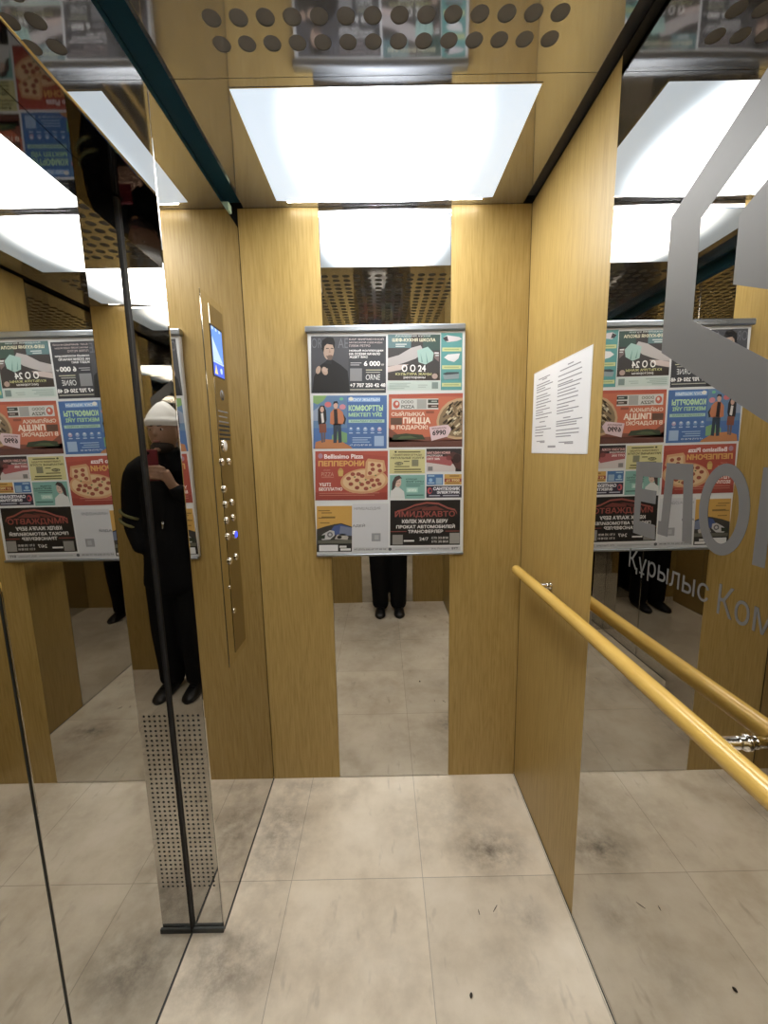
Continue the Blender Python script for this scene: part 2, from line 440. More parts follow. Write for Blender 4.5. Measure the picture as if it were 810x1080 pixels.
# ------------------------------------------------------------------ mirrors
t = empty('wall_mirror', ((ML+MR)/2, YB, 0), 'tall mirror strip behind the advertising board, between two oak panels', 'mirror')
b = MB(); b.box(ML, MR, YB-.001, YB+.006, .003, 2.2893, GLASS, .001); b.obj('glass', t)
t = empty('wall_mirror', ((ML+MR)/2, YF, 0), 'tall mirror strip behind the person, on the wall seen only by reflection', 'mirror')
b = MB(); b.box(ML, MR, YF-.006, YF+.001, .003, 2.2893, GLASS, .001); b.obj('glass', t)
t = empty('wall_mirror', (XR, (YW+YW2)/2, 0), 'wide mirror behind the handrail with etched grey logo and lettering', 'mirror')
b = MB(); b.box(XR-.001, XR+.006, YW2, YW, .003, 2.2893, GLASS, .001); b.obj('glass', t)
XE = XR-.0013
def etch(b, poly, m=FROST, hole=None):
    # poly in (y, z); far end of the wall is the reading start
    n = len(poly)
    vs = [(XE, y, z) for y, z in poly]+[(XR-.0002, y, z) for y, z in poly]
    if hole is None:
        b.add(vs, [tuple(range(n))]+[(i, (i+1) % n, n+(i+1) % n, n+i) for i in range(n)], m)
def ring(b, out, inn):
    n = len(out)
    vs = [(XE, y, z) for y, z in out]+[(XE, y, z) for y, z in inn]
    b.add(vs, [(i, (i+1) % n, n+(i+1) % n, n+i) for i in range(n)], FROST)
b = MB()   # hexagonal emblem: open outer ring and a solid inner cube
yc = .5
def mirr(p): return [(2*yc-y, z) for y, z in p]
L1 = [(.5, 2.045), (.667, 1.9433), (.8057, 1.8685), (.8430, 1.8480), (.8400, 1.6035), (.6117, 1.4615), (.5, 1.395),
      (.5, 1.478), (.609, 1.5425), (.6474, 1.567), (.7637, 1.641), (.7651, 1.8073), (.651, 1.8665), (.5, 1.945)]
etch(b, L1); etch(b, mirr([(.48, z) if y == .5 else (y, z) for y, z in L1])[::-1])
etch(b, [(.5, 1.868), (.6836, 1.7708), (.6826, 1.6702), (.6216, 1.641), (.5, 1.580)])
b.obj('etched_logo', t)
b = MB()
zt, zb = 1.389, 1.243
# Е
etch(b, [(.8937, zt), (.812, zt+.001), (.812, zt-.03), (.869, zt-.03), (.869, 1.332), (.822, 1.332), (.822, 1.305), (.869, 1.305), (.869, 1.262),
         (.818, 1.262), (.815, 1.2325), (.888, 1.2325)])
# Л
etch(b, [(.7990, zt), (.730, zt), (.717, zb+.004), (.742, zb+.004), (.753, zt-.03), (.776, zt-.03), (.782, 1.275), (.786, zb+.022), (.806, zb+.022), (.8065, zb), (.764, zb), (.760, 1.27)]
     if False else
     [(.7984, zt), (.7300, zt), (.7169, zb+.003), (.7400, zb+.003), (.7500, zt-.030), (.7760, zt-.030), (.7800, zb+.003), (.8090, zb+.003), (.8090, zb+.030), (.8010, zb+.030)])
# О
no = 40
out = [(.6575+.0495*math.cos(2*PI*k/no), 1.317+.0755*math.sin(2*PI*k/no)) for k in range(no)]
inn = [(.6575+.0300*math.cos(2*PI*k/no), 1.317+.0560*math.sin(2*PI*k/no)) for k in range(no)]
ring(b, out, inn)
# РДА (beyond the frame's edge)
etch(b, [(.5945, zt), (.5945, 1.243), (.574, 1.243), (.574, zt)])
ph = [(.574-.045*math.sin(PI*k/10), 1.352+.037*math.cos(PI*k/10)) for k in range(11)]
pi = [(.574-.027*math.sin(PI*k/10), 1.352+.017*math.cos(PI*k/10)) for k in range(10, -1, -1)]
etch(b, ph+pi)
for s_, y0, y1 in (('Д', .515, .425), ('А', .41, .325)):
    b.text(s_, lambda a, c, y0=y0, y1=y1: (XE, y0+(y1-y0)*a, 1.235+(zt-1.235)*c), FROST, .03)
def caption(s_, y0, y1, z0, z1):
    b.text(s_, lambda a, c: (XE, y0+(y1-y0)*a, z0+(z1-z0)*c), FROST, 0.0)
caption('Құрылыс', .895, .668, 1.1415, 1.1955)
caption('Компаниясы', .648, .33, 1.1435, 1.1955)
b.obj('etched_lettering', t)

# ------------------------------------------------------------------ handrail
t = empty('handrail', (XR-.055, .55, .968), 'yellow varnished wooden handrail along the mirrored wall', 'handrail')
xr_, zr = XR-.056, .968
def bow(y): return xr_ - .0035*math.sin((y-1.5)*3.2)
ys = [1.507, 1.506, 1.503, 1.495]+[1.48-.05*k for k in range(38)]+[-.415, -.423, -.426, -.427]
rr = [.004, .010, .0145, .0172]+[.0175]*38+[.0172, .0145, .010, .004]
b = MB(); b.tube([(bow(y), y, zr) for y in ys], rr, RAILW, 20); b.obj('rail', t)
for y in (1.31, .57, -.17):
    br = MB()
    br.tube([(XR-.0015, y, zr-.002), (XR-.004, y, zr-.002), (XR-.0041, y, zr-.002), (xr_+.012, y, zr-.002)], [.013, .013, .0088, .0088], CHROME, 18)
    br.tube([(XR-.012, y, zr-.002), (XR-.016, y, zr-.002)], [.0102, .0102], CHROME, 18)
    br.obj('bracket', t)

# ------------------------------------------------------------------ control panel on the polished return
t = empty('control_panel', (XL, 1.31, 1.3), 'tall steel button panel with a blue display beside the door', 'control panel')
PLATE = mirror('panel_steel', (.60, .57, .50), .06, .0004, 3)
STRIP = mat('panel_dark_steel', (.34, .31, .265), .12, 1.0)
b = MB(); b.box(XL+.0003, XL+.0065, 1.2285, 1.3995, .742, 1.885, PLATE, .0009)
b.box(XL+.0054, XL+.0060, 1.2262, 1.2284, .742, 1.80, DARK); b.obj('faceplate', t)
b = MB(); b.box(XL+.0064, XL+.0076, 1.281, 1.385, .765, 1.862, STRIP, .0003)
for k in range(4): b.box(XL+.0075, XL+.0079, 1.288, 1.3785-.004*(k % 2), 1.506-.0135*k, 1.5125-.0135*k, DARK)
for k in range(3): b.box(XL+.0075, XL+.0078, 1.292, 1.372-.01*(k % 2), 1.552-.016*k, 1.556-.016*k, GREYP)
b.tube([(XL+.0074, 1.333, 1.605), (XL+.0079, 1.333, 1.605)], [.016, .016], GREYP, 20)
b.text('N', lambda a, c: (XL+.0081, 1.323+.02*a, 1.595+.02*c), STRIP, .02)
b.obj('dark_insert', t)
SCR1 = mat('screen_blue', (.02, .03, .05), .2, 0, (.10, .27, .85), 1.25)
SCR2 = mat('screen_pale', (.02, .03, .05), .2, 0, (.55, .72, 1.0), 1.1)
SCR3 = mat('screen_yellow', (.02, .03, .05), .2, 0, (.9, .75, .3), 1.1)
SCR4 = mat('screen_deep_blue', (.02, .03, .05), .2, 0, (.04, .12, .75), 1.2)
b = MB(); b.box(XL+.0070, XL+.0082, 1.2795, 1.3655, 1.655, 1.806, DARK)
X = XL+.0084
b.add([(X, 1.2815, 1.702), (X, 1.363, 1.702), (X, 1.363, 1.800), (X, 1.2815, 1.800)], [(0, 1, 2, 3)], SCR1)
b.add([(X, 1.2815, 1.659), (X, 1.363, 1.659), (X, 1.363, 1.697), (X, 1.2815, 1.697)], [(0, 1, 2, 3)], SCR4)
X += .0002
b.add([(X, 1.283, 1.703), (X, 1.357, 1.703), (X, 1.283, 1.772)], [(0, 1, 2)], SCR2)
b.add([(X, 1.2815, 1.697), (X, 1.363, 1.697), (X, 1.363, 1.702), (X, 1.2815, 1.702)], [(0, 1, 2, 3)], SCR2)
b.add([(X, 1.288, 1.664), (X, 1.312, 1.664), (X, 1.300, 1.692)], [(0, 1, 2)], SCR3)
b.tube([(X-.0001, 1.34, 1.678), (X, 1.34, 1.678)], .009, SCR2, 12)
for yy in (1.292, 1.318, 1.345): b.add([(X, yy-.006, 1.792), (X, yy+.006, 1.792), (X, yy+.006, 1.800), (X, yy-.006, 1.800)], [(0, 1, 2, 3)], SCR2)
b.obj('display', t)
BTN = mat('button_steel', (.80, .77, .70), .12, 1.0)
BLUE = mat('button_blue_glow', (.02, .02, .1), .3, 0, (.03, .06, 1.0), 2.2)
PEARL = mat('button_pearl', (.82, .82, .82), .15, .4)
def button(y, z, r, mface, label=None):
    x = XL+.0076
    b = MB()
    b.tube([(x-.001, y, z), (x+.003, y, z), (x+.0042, y, z)], [r, r, r*.86], BTN, 20)
    b.sphere((x+.0036, y, z), (.0036, r*.78, r*.78), mface, 16, 8)
    return b.obj('button', t, label)
for y, z in ((1.2935, 1.397), (1.351, 1.397), (1.2935, 1.3115), (1.2935, 1.2625), (1.351, 1.2625), (1.2935, 1.211), (1.351, 1.211), (1.2935, 1.158), (1.2935, 1.0775), (1.351, 1.0765)):
    button(y, z, .0125, BTN)
button(1.354, 1.1525, .0150, BLUE, 'round button lit blue')
button(1.319, 1.447, .0205, PEARL, 'larger pale round button')
b = MB(); b.tube([(XL+.007, 1.277, .994), (XL+.0095, 1.277, .994)], [.006, .0055], BTN, 14); b.obj('sensor', t)
b = MB(); b.tube([(XL+.007, 1.297, .9066), (XL+.0105, 1.297, .9066)], [.010, .009], BTN, 16)
b.box(XL+.0105, XL+.0109, 1.2958, 1.2982, .901, .912, DARK)
b.obj('key_switch', t)

t.location.x -= .0053

# ------------------------------------------------------------------ notice on the right-hand laminate panel
PAPER = mat('white_paper', (.80, .81, .84), .3)
PLAST = mat('clear_sleeve_edge', (.85, .86, .88), .15)
GINK = mat('grey_ink', (.30, .30, .33), .6)
t = empty('paper_sign', (XR, 1.32, 1.5435), 'white two-column printed notice on the oak panel above the handrail', 'sign')
y0, y1, z0, z1 = 1.5225, 1.1185, 1.4085, 1.6830
b = MB(); b.box(XR-.0012, XR-.0002, y1, y0, z0, z1, PAPER)
def nl(xa, xb, za, h=.0032): b.box(XR-.0015, XR-.0012, y0-(y0-y1)*xb, y0-(y0-y1)*xa, z1-(z1-z0)*za-h, z1-(z1-z0)*za, GINK)
rows = [(.10, .34, .085), (.18, .28, .105), (.06, .34, .15), (.06, .40, .18), (.06, .25, .21), (.06, .36, .24), (.06, .30, .29), (.06, .36, .32), (.06, .33, .36), (.06, .38, .395), (.06, .28, .43), (.06, .36, .47),
        (.06, .22, .50), (.06, .40, .53), (.06, .33, .57), (.15, .27, .62), (.06, .30, .68), (.06, .40, .715), (.06, .25, .75), (.06, .24, .79), (.10, .28, .86), (.18, .28, .875)]
for a, c, z in rows: nl(a, c, z)
rows = [(.66, .75, .06), (.53, .86, .095), (.50, .88, .15), (.50, .88, .20), (.50, .75, .24), (.50, .88, .26), (.50, .86, .30), (.50, .80, .335), (.50, .84, .37), (.50, .84, .415), (.50, .80, .46), (.50, .70, .495),
        (.50, .86, .53), (.50, .78, .56), (.62, .74, .62), (.50, .92, .65), (.50, .84, .675), (.50, .84, .70), (.50, .88, .75), (.50, .88, .79), (.50, .76, .82), (.56, .80, .885), (.66, .80, .90)]
for a, c, z in rows: nl(a, c, z)
nl(.35, .50, .925, .0065)
b.obj('sheet', t)
b = MB(); w = .006
for ya, yb, za, zb_ in ((y1-w, y0+w, z1, z1+w*.6), (y1-w, y0+w, z0-w*.8, z0), (y1-w, y1, z0, z1), (y0, y0+w, z0, z1)):
    b.box(XR-.0016, XR-.0001, ya, yb, za, zb_, PLAST)
b.obj('sleeve_border', t)

# ================================================================== ADVERTISING BOARD
BX0, BX1, BZ0, BZ1 = -.2645, .3125, 1.0215, 1.8535
YP = 1.5885
t = empty('advertising_board', ((BX0+BX1)/2, YB, (BZ0+BZ1)/2), 'board of small printed advertisements hung over the mirror strip, metal rail on top', 'board')
WHITEB = mat('white_board', (.72, .72, .72), .4)
b = MB(); b.box(BX0-.004, BX1+.004, 1.5915, YB-.0015, BZ0-.004, BZ1+.004, WHITEB, .001); b.obj('backing', t)
b = MB(); b.box(BX0-.011, BX1+.004, 1.580, YB-.0015, BZ1+.003, BZ1+.026, ALU, .004); b.obj('top_rail', t)
b = MB(); b.box(BX0-.004, BX1+.004, 1.582, YB-.0015, BZ0-.013, BZ0-.003, ALU, .003); b.obj('bottom_rail', t)
b = MB(); b.box(BX0, BX1, YP+.0002, 1.5915, BZ0, BZ1, hexm('dfe3e6')); sheet = b.obj('poster_sheet', t)

def W(px, py, lay=0):
    # sheet coordinates measured on an enlarged crop of the board -> its plane
    v = (py-92)/915; u = .5
    for _ in range(3):
        v = (py-(95-10*u))/((1010-5*u)-(95-10*u)); xl = 22+38*v; u = (px-xl)/(672-xl)
    return (BX0+(BX1-BX0)*u, YP-.00012*lay, BZ1-(BZ1-BZ0)*v)
class AD(MB):
    def rect(s, x0, y0, x1, y1, c, lay=2):
        s.add([W(x0, y0, lay), W(x1, y0, lay), W(x1, y1, lay), W(x0, y1, lay)], [(3, 2, 1, 0)], hexm(c))
    def base(s, x0, y0, x1, y1, c):
        pass
        p = [W(x0, y0, 1), W(x1, y0, 1), W(x1, y1, 1), W(x0, y1, 1)]
        q = [(a[0], YP+.0003, a[2]) for a in p]
        s.add(p+q, [(3, 2, 1, 0), (0, 1, 5, 4), (1, 2, 6, 5), (2, 3, 7, 6), (3, 0, 4, 7)], hexm(c))
    def poly(s, pts, c, lay=3): s.add([W(x, y, lay) for x, y in pts], [tuple(range(len(pts)))], hexm(c))
    def ell(s, cx, cy, rx, ry, c, lay=3, rot=0, n=20, a0=0, a1=2*PI):
        p = []
        for k in range(n):
            a = a0+(a1-a0)*k/(n if a1-a0 > 6.28 else n-1); x, y = rx*math.cos(a), ry*math.sin(a)
            p.append((cx+x*math.cos(rot)-y*math.sin(rot), cy+x*math.sin(rot)+y*math.cos(rot)))
        s.poly(p, c, lay)
    def t(s, string, x0, y0, x1, y1, c, bold=.02, lay=5, shear=0, tilt=0):
        s.text(string, lambda a, d: W(x0+(x1-x0)*a, y1-(y1-y0)*d-tilt*a, lay), hexm(c), bold, shear)
    def lines(s, x0, y0, x1, n, step, h, c, lay=4):
        for k in range(n): s.rect(x0, y0+k*step, x0+(x1-x0)*(1, .82, .93, .7)[k % 4], y0+k*step+h, c, lay)

def done(a, label): a.obj('advertisement', sheet, label)

# menswear
a = AD(); a.base(34, 104, 346, 328, '3a3d45')
a.rect(34, 104, 190, 328, '4a4c54', 2)
a.t('OR', 36, 112, 80, 150, '6d6f78', 0, 3); a.t('AE', 146, 112, 188, 150, '6d6f78', 0, 3)
a.poly([(38, 328), (46, 262), (72, 218), (98, 200), (124, 196), (160, 218), (186, 240), (196, 328)], '14161c', 4)
a.poly([(88, 210), (104, 192), (122, 196), (118, 214)], '20232b', 5)
a.ell(108, 160, 22, 36, 'b89a86', 5, .1); a.poly([(78, 152), (80, 122), (100, 108), (126, 110), (134, 130), (131, 156), (124, 138), (100, 134), (90, 144), (86, 168)], '17161a', 6)
a.rect(96, 150, 108, 153, '2a2022', 7); a.rect(116, 150, 127, 153, '2a2022', 7); a.poly([(111, 152), (116, 168), (108, 169)], 'a07f6c', 7); a.rect(106, 177, 121, 180, '8a5f58', 7)
a.poly([(96, 180), (128, 180), (118, 197), (106, 197)], '6e5a50', 6)
a.ell(64, 236, 10, 16, 'b89a86', 6, .3); a.ell(91, 240, 12, 17, 'b89a86', 6, -.4)
for k in range(4): a.ell(84+k*5, 232+k*2, 2.5, 9, 'c8ab98', 7, .5)
for k, s_ in enumerate(('БАР ФИРМЕННОЙ', 'МУЖСКОЙ ОДЕЖДЫ', 'ПЛЯЖ РЕТРО')): a.t(s_, 193, 111+k*13, (336, 330, 280)[k], 120+k*13, 'c9b9bb', .01)
for k, s_ in enumerate(('НОВЫЙ КОЛЛЕКЦИИ', 'НА ОСЕНИ НАЧАЛО', 'ЖДЕТ ВАС')): a.t(s_, 193, 155+k*13, (334, 322, 270)[k], 165+k*13, 'f2f2f4', .03)
a.lines(198, 207, 244, 2, 8, 3, 'b9bbc2'); a.t('6 000', 254, 201, 322, 221, 'ffffff', .03); a.t('тг', 326, 213, 338, 220, 'ffffff', .01)
a.rect(196, 230, 246, 280, '8b8d92', 4)
a.rect(262, 235, 330, 238, 'd8d9b0', 4); a.rect(262, 244, 322, 247, 'b9bbaf', 4)
a.t('ORNE', 262, 254, 322, 276, 'eceff2', .0, 5, .1)
a.t('+7 707 250 42 48', 196, 289, 344, 305, 'ffffff', .03); a.rect(196, 313, 340, 316, 'c9c9b8', 4)
done(a, 'dark advertisement with a man in a black coat')

# kitchen
a = AD(); a.base(354, 98, 572, 278, '3d3a3c'); 
a.rect(354, 98, 450, 150, '577f86', 2); a.rect(500, 98, 572, 160, '35554f', 2); a.rect(354, 250, 572, 278, '3a302a', 2)
a.poly([(354, 190), (400, 178), (450, 150), (490, 140), (505, 165), (470, 192), (430, 206), (390, 218), (354, 222)], 'b9b3b4', 3)
a.poly([(354, 224), (400, 216), (440, 214), (410, 236), (354, 246)], 'cdbab6', 3)
a.poly([(475, 160), (520, 146), (545, 170), (540, 200), (510, 216), (482, 206)], '9cc6bf', 4); a.poly([(490, 170), (500, 206), (494, 208)], '6d9a96', 5); a.poly([(512, 166), (522, 208), (516, 210)], '6d9a96', 5)
a.poly([(545, 165), (568, 170), (566, 205), (548, 190)], '7d6a6a', 3); a.rect(548, 168, 566, 173, 'e4e6e8', 5); a.rect(552, 178, 566, 182, 'cfd8d8', 5)
a.t('Академия кухни', 384, 99, 530, 108, 'dfe8e8', .0); a.t('ШЕФ-КУХНЯ ШКОЛА', 372, 112, 552, 126, 'f0e9c4', .02)
a.lines(386, 134, 432, 2, 8, 4, 'c9d4d4')
a.t('О О 24', 412, 216, 512, 244, 'ffffff', .02); a.t('КУЛЬТУРА ЖАҢЫ', 386, 248, 536, 260, 'dfe08c', .01); a.t('рестораны', 420, 263, 510, 273, 'f0f0f0', .01)
a.ell(550, 262, 12, 11, 'b79c92', 4)
a.rect(352, 281, 572, 318, 'c9dcd6', 1); a.lines(360, 288, 450, 4, 7, 3, '9fb6b2', 4); a.lines(480, 296, 520, 2, 8, 3, 'a9bcb8', 4); a.rect(538, 286, 564, 312, '7f9693', 4)
done(a, 'advertisement with cooking hands and a white strip below')
a = AD(); a.base(575, 92, 664, 318, '4ba3a3')
for y0_ in (98, 168, 238):
    if y0_ == 98: a.poly([(582, 112), (600, 101), (650, 108), (662, 116), (640, 124), (600, 128)], 'd6cfd6', 4); a.poly([(582, 112), (600, 104), (606, 124), (592, 124)], '3c3640', 5)
    elif y0_ == 168: a.poly([(588, 188), (604, 176), (654, 172), (648, 192), (630, 206), (606, 200)], 'e4e6ea', 4)
    else: a.poly([(582, 252), (600, 246), (650, 246), (650, 252), (596, 258)], '3a4a52', 4); a.poly([(584, 258), (652, 252), (650, 272), (590, 276)], '8a9fa6', 4)
    a.rect(580, y0_+51, 660, y0_+66, 'c9d58c', 4); a.rect(588, y0_+57, 650, y0_+60, '8fa868', 5)
done(a, 'teal price column with three items')

# students
a = AD(); a.base(42, 338, 350, 556, '3f73b8')
a.rect(42, 338, 184, 470, '5b86b4', 2); a.poly([(42, 338), (100, 338), (84, 360), (60, 374), (42, 366)], '7fae5c', 3); a.poly([(42, 400), (70, 380), (96, 392), (90, 440), (42, 440)], '93a4c0', 3)
a.ell(104, 374, 14, 11, 'dd6a70', 4); a.ell(165, 384, 13, 11, 'd9879a', 4); a.ell(160, 352, 8, 6, '5ec48a', 4); a.poly([(120, 500), (150, 480), (184, 492), (184, 530), (120, 530)], '74ab70', 3)
a.poly([(48, 556), (52, 528), (90, 516), (150, 520), (200, 548), (206, 556)], 'c77c3c', 4)
a.poly([(62, 440), (62, 394), (72, 378), (88, 378), (96, 398), (98, 436), (92, 456), (64, 456)], '1e1b20', 5); a.ell(79, 394, 8, 12, 'd8aa94', 6)
a.poly([(74, 410), (84, 408), (88, 446), (78, 450)], 'e2dfdc', 6); a.poly([(66, 454), (96, 452), (98, 488), (68, 490)], '8c4a30', 6); a.poly([(74, 488), (82, 488), (84, 530), (76, 530)], '6a5a62', 6); a.poly([(86, 488), (94, 488), (92, 528), (85, 528)], '6a5a62', 6)
a.poly([(112, 452), (114, 408), (128, 392), (150, 390), (166, 406), (172, 436), (166, 454), (152, 456), (128, 458)], 'c9743f', 5); a.poly([(128, 394), (142, 392), (146, 452), (130, 454)], '2b2327', 6); a.ell(136, 378, 9, 13, 'd8aa94', 6)
a.poly([(125, 374), (128, 362), (142, 360), (148, 372), (136, 368)], '1e2230', 7); a.poly([(126, 454), (158, 452), (162, 530), (148, 532), (144, 470), (140, 532), (126, 532)], '2e3f54', 5); a.poly([(166, 410), (180, 432), (174, 456), (164, 450)], '22222a', 4)
a.rect(188, 346, 322, 364, '7fb0ea', 3); a.t('ОКУ ЖЫЛЫН', 208, 349, 320, 361, 'dff0ff', .02); a.ell(200, 352, 10, 8, 'e9e6d8', 4)
a.t('КОМФОРТТЫ', 190, 376, 334, 402, 'b9e8ae', .045); a.t('МЕКТЕП ҮЙІ', 190, 404, 330, 424, 'a8dca8', .045)
a.rect(190, 436, 340, 449, 'a8d4c4', 3); a.t('ҚАБЫЛДАУ ЖҮРЕДІ', 200, 439, 330, 447, '3f7a62', .01)
for k, c in enumerate(('5c8fd0', '6c9ad4', '8fb2dc', '8ea6dc', 'b9a4c4')): a.ell(200+k*30, 476, 9, 9, c, 4); a.ell(200+k*30, 472, 5, 4, 'd0def2', 5); a.rect(192+k*30, 489, 208+k*30, 493, 'b9d0ee', 5)
a.lines(206, 509, 284, 3, 9, 3.5, 'a4c6ee', 4); a.t('+7 (717) 87 05 25', 194, 538, 286, 546, 'e8f4ff', .015); a.rect(298, 504, 338, 546, '9fbfe6', 4)
done(a, 'blue advertisement with two students standing')

# pizza gift
a = AD(); a.base(358, 334, 668, 552, 'd0653a')
a.poly([(358, 334), (668, 330), (668, 345), (520, 343), (420, 350), (358, 346)], 'c04f33', 2); a.poly([(358, 508), (420, 520), (520, 526), (668, 520), (668, 552), (358, 552)], '6b3a2e', 2)
a.poly([(358, 470), (400, 500), (470, 512), (668, 500), (668, 524), (358, 530)], '8d4a36', 2)
a.rect(371, 352, 566, 396, 'd3d5d2', 3); a.ell(390, 375, 14, 16, 'cf5640', 4); a.ell(392, 372, 6, 7, 'e6dcd4', 5)
a.t('DODO', 411, 359, 462, 371, '6c7068', .02); a.t('PIZZA', 411, 378, 466, 391, '4b4c48', .02); a.rect(476, 355, 516, 393, 'a9aba8', 4); a.rect(522, 356, 566, 370, '38423c', 4); a.rect(522, 376, 566, 390, '4a3830', 4)
a.rect(536, 361, 560, 365, 'b9c4bc', 5); a.rect(536, 381, 560, 385, 'c4b4ac', 5)
a.ell(640, 434, 84, 92, '6e5637', 3, 0, 40) if False else None
import itertools
pz = []
for k in range(28):
    an = PI*.5+PI*k/27*1.12; pz.append((min(667, 668+112*math.cos(an)*.98), 434+86*math.sin(an)))
pz = [(x, min(max(y, 346), 520)) for x, y in pz]
a.poly(pz+[(667, 348)] if False else [(667, 350), (640, 353), (606, 366), (580, 390), (565, 418), (558, 444), (562, 474), (580, 498), (610, 514), (640, 520), (667, 519)], 'c9a374', 3)
a.poly([(667, 360), (642, 363), (612, 375), (588, 396), (574, 420), (568, 445), (572, 470), (588, 490), (614, 504), (642, 510), (667, 509)], '8f7650', 4)
rnd = random.Random(3)
for k in range(75):
    x, y = rnd.uniform(582, 660), rnd.uniform(372, 500)
    if ((x-667)/95)**2+((y-435)/72)**2 < .95: a.poly([(x, y), (x+17, y-15), (x+21, y-10), (x+5, y+5)] if x < 645 else [(x, y), (x+4, y-5), (x+7, y-2), (x+4, y+2)], rnd.choice(('e6d8b4', '4a3a26', 'd8c496', '5a4630', 'c4a878')), 5)
a.t('СЫЙЛЫҚҚА', 369, 403, 510, 425, 'f4dcc4', .03); a.rect(366, 430, 414, 458, '6d4a38', 3); a.t('ПИЦЦА', 418, 428, 534, 458, 'ffe9d4', .04); a.t('В ПОДАРОК!', 369, 460, 522, 480, 'ffe4cc', .03)
a.rect(514, 402, 548, 412, '9a4a2a', 4); a.poly([(372, 520), (378, 500), (430, 494), (500, 500), (512, 520)], '37452c', 4); a.poly([(392, 516), (410, 506), (450, 504), (480, 514)], '55683c', 5)
a.poly([(528, 468), (606, 458), (622, 478), (606, 508), (538, 526)], 'e2c4cc', 6); a.t('МОЦАРЕЛЛА', 540, 471, 600, 480, '6a3f48', .02, 7, 0, 3); a.t('6990', 542, 482, 598, 504, '2a1c20', .03, 7, 0, 3)
done(a, 'orange pizza advertisement with a pink price tag')

# pepperoni
a = AD(); a.base(50, 566, 355, 775, 'b8412c')
a.poly([(50, 566), (355, 566), (355, 590), (200, 576), (50, 600)], 'c04a32', 2); a.poly([(50, 740), (200, 752), (355, 742), (355, 775), (50, 775)], 'a53524', 2)
a.ell(72, 586, 10, 11, 'b68aa4', 4); a.t('Bellissimo Pizza', 88, 579, 252, 598, 'ffeef0', .03); a.t('ПЕППЕРОНИ', 63, 606, 256, 630, 'e8a93c', .045)
a.t('акция', 84, 643, 112, 650, 'd98a72', .0); a.t('PIZZA', 76, 655, 128, 672, 'd99a80', .0); a.rect(76, 676, 128, 678, 'd98a72', 4); a.ell(157, 655, 12, 18, 'c89a3c', 4); a.rect(148, 648, 166, 672, 'd8b04a', 5)
a.ell(256, 694, 100, 54, 'd9a066', 3, -.06, 36); a.ell(256, 692, 90, 46, 'e6bf88', 4, -.06, 36)
a.poly([(262, 612), (272, 598), (340, 606), (348, 650), (300, 680), (258, 690)], 'd9a066', 5); a.poly([(272, 610), (334, 616), (336, 650), (300, 668), (268, 672)], 'e6bf88', 6)
for x, y in ((290, 624), (318, 628), (292, 644), (322, 650), (280, 660)): a.ell(x, y, 9, 8, 'a4482e', 7)
for x, y in ((190, 682), (208, 664), (226, 690), (200, 706), (248, 672), (246, 708), (226, 722), (272, 700), (296, 712), (288, 690), (312, 690), (320, 706), (264, 726), (232, 664)): a.ell(x, y, 10, 8, 'a4482e', 7)
for x, y in ((216, 676), (262, 688), (238, 700), (282, 722), (304, 670)): a.ell(x, y, 4, 3, '5a7a3c', 7)
a.t('ҮШТІ', 66, 700, 116, 714, 'fff0ea', .03); a.t('БЕСПЛАТНО', 66, 720, 164, 734, 'fff0ea', .03); a.rect(66, 744, 320, 746, 'd98a72', 4); a.rect(66, 753, 300, 755, 'd98a72', 4)
done(a, 'red pepperoni pizza advertisement')

# small ones
a = AD(); a.base(362, 562, 512, 663, 'd6cf86'); a.ell(388, 571, 5, 4, '4a4a30', 4); a.rect(398, 569, 492, 574, '6a683c', 4)
a.t('ПАМЯТНИКИ ОГРАДЫ', 378, 580, 498, 589, '5a4a24', .02); a.t('РИТУАЛЬНЫЕ УСЛУГИ', 368, 592, 506, 601, '3f3a22', .02); a.ell(402, 620, 18, 7, '5a5634', 4); a.t('АСТАНА', 388, 616, 416, 624, 'e8e4a8', .01)
a.rect(422, 609, 446, 613, '6a683c', 4); a.rect(456, 604, 484, 632, '8b8a6a', 4); a.lines(384, 631, 446, 1, 8, 4, '6a683c', 4); a.rect(382, 643, 494, 648, '6a683c', 4); a.rect(382, 654, 498, 658, '6a683c', 4)
done(a, 'small yellow text advertisement')
a = AD(); a.base(364, 669, 512, 772, '7bb8ae'); a.poly([(364, 772), (368, 736), (384, 722), (404, 722), (424, 740), (428, 772)], 'd8dcdc', 3)
a.ell(398, 700, 14, 22, 'd9b9a8', 5); a.poly([(372, 736), (374, 700), (386, 676), (404, 670), (416, 684), (408, 684), (392, 694), (384, 726)], '4a3a38', 6); a.rect(392, 697, 398, 699, '3a2a28', 7); a.rect(402, 697, 408, 699, '3a2a28', 7); a.rect(396, 712, 405, 714, 'a8685c', 7)
a.t('КОРРЕКЦИЯ', 432, 684, 478, 692, '2f5e58', .02); a.t('ФИГУРЫ', 432, 694, 506, 701, '2f5e58', .02); a.lines(432, 706, 506, 2, 8, 3, '4a8078', 4); a.rect(434, 724, 482, 744, 'a8dcd0', 3); a.t('запись', 440, 729, 476, 740, 'ecfaf4', .01); a.rect(434, 754, 506, 758, '2f6a62', 4)
done(a, 'small teal advertisement with a woman in white')
a = AD(); a.base(517, 558, 665, 656, '2c2528'); a.poly([(517, 612), (600, 606), (640, 630), (640, 656), (517, 656)], 'd2c8c8', 2); a.poly([(517, 590), (600, 592), (634, 610), (620, 632), (560, 622), (517, 616)], 'b2555a', 3)
a.poly([(590, 586), (630, 572), (665, 586), (665, 650), (640, 640), (620, 606)], '5a3230', 3); a.ell(646, 600, 16, 20, '3a2020', 4); a.ell(612, 598, 12, 10, '8a3a38', 4)
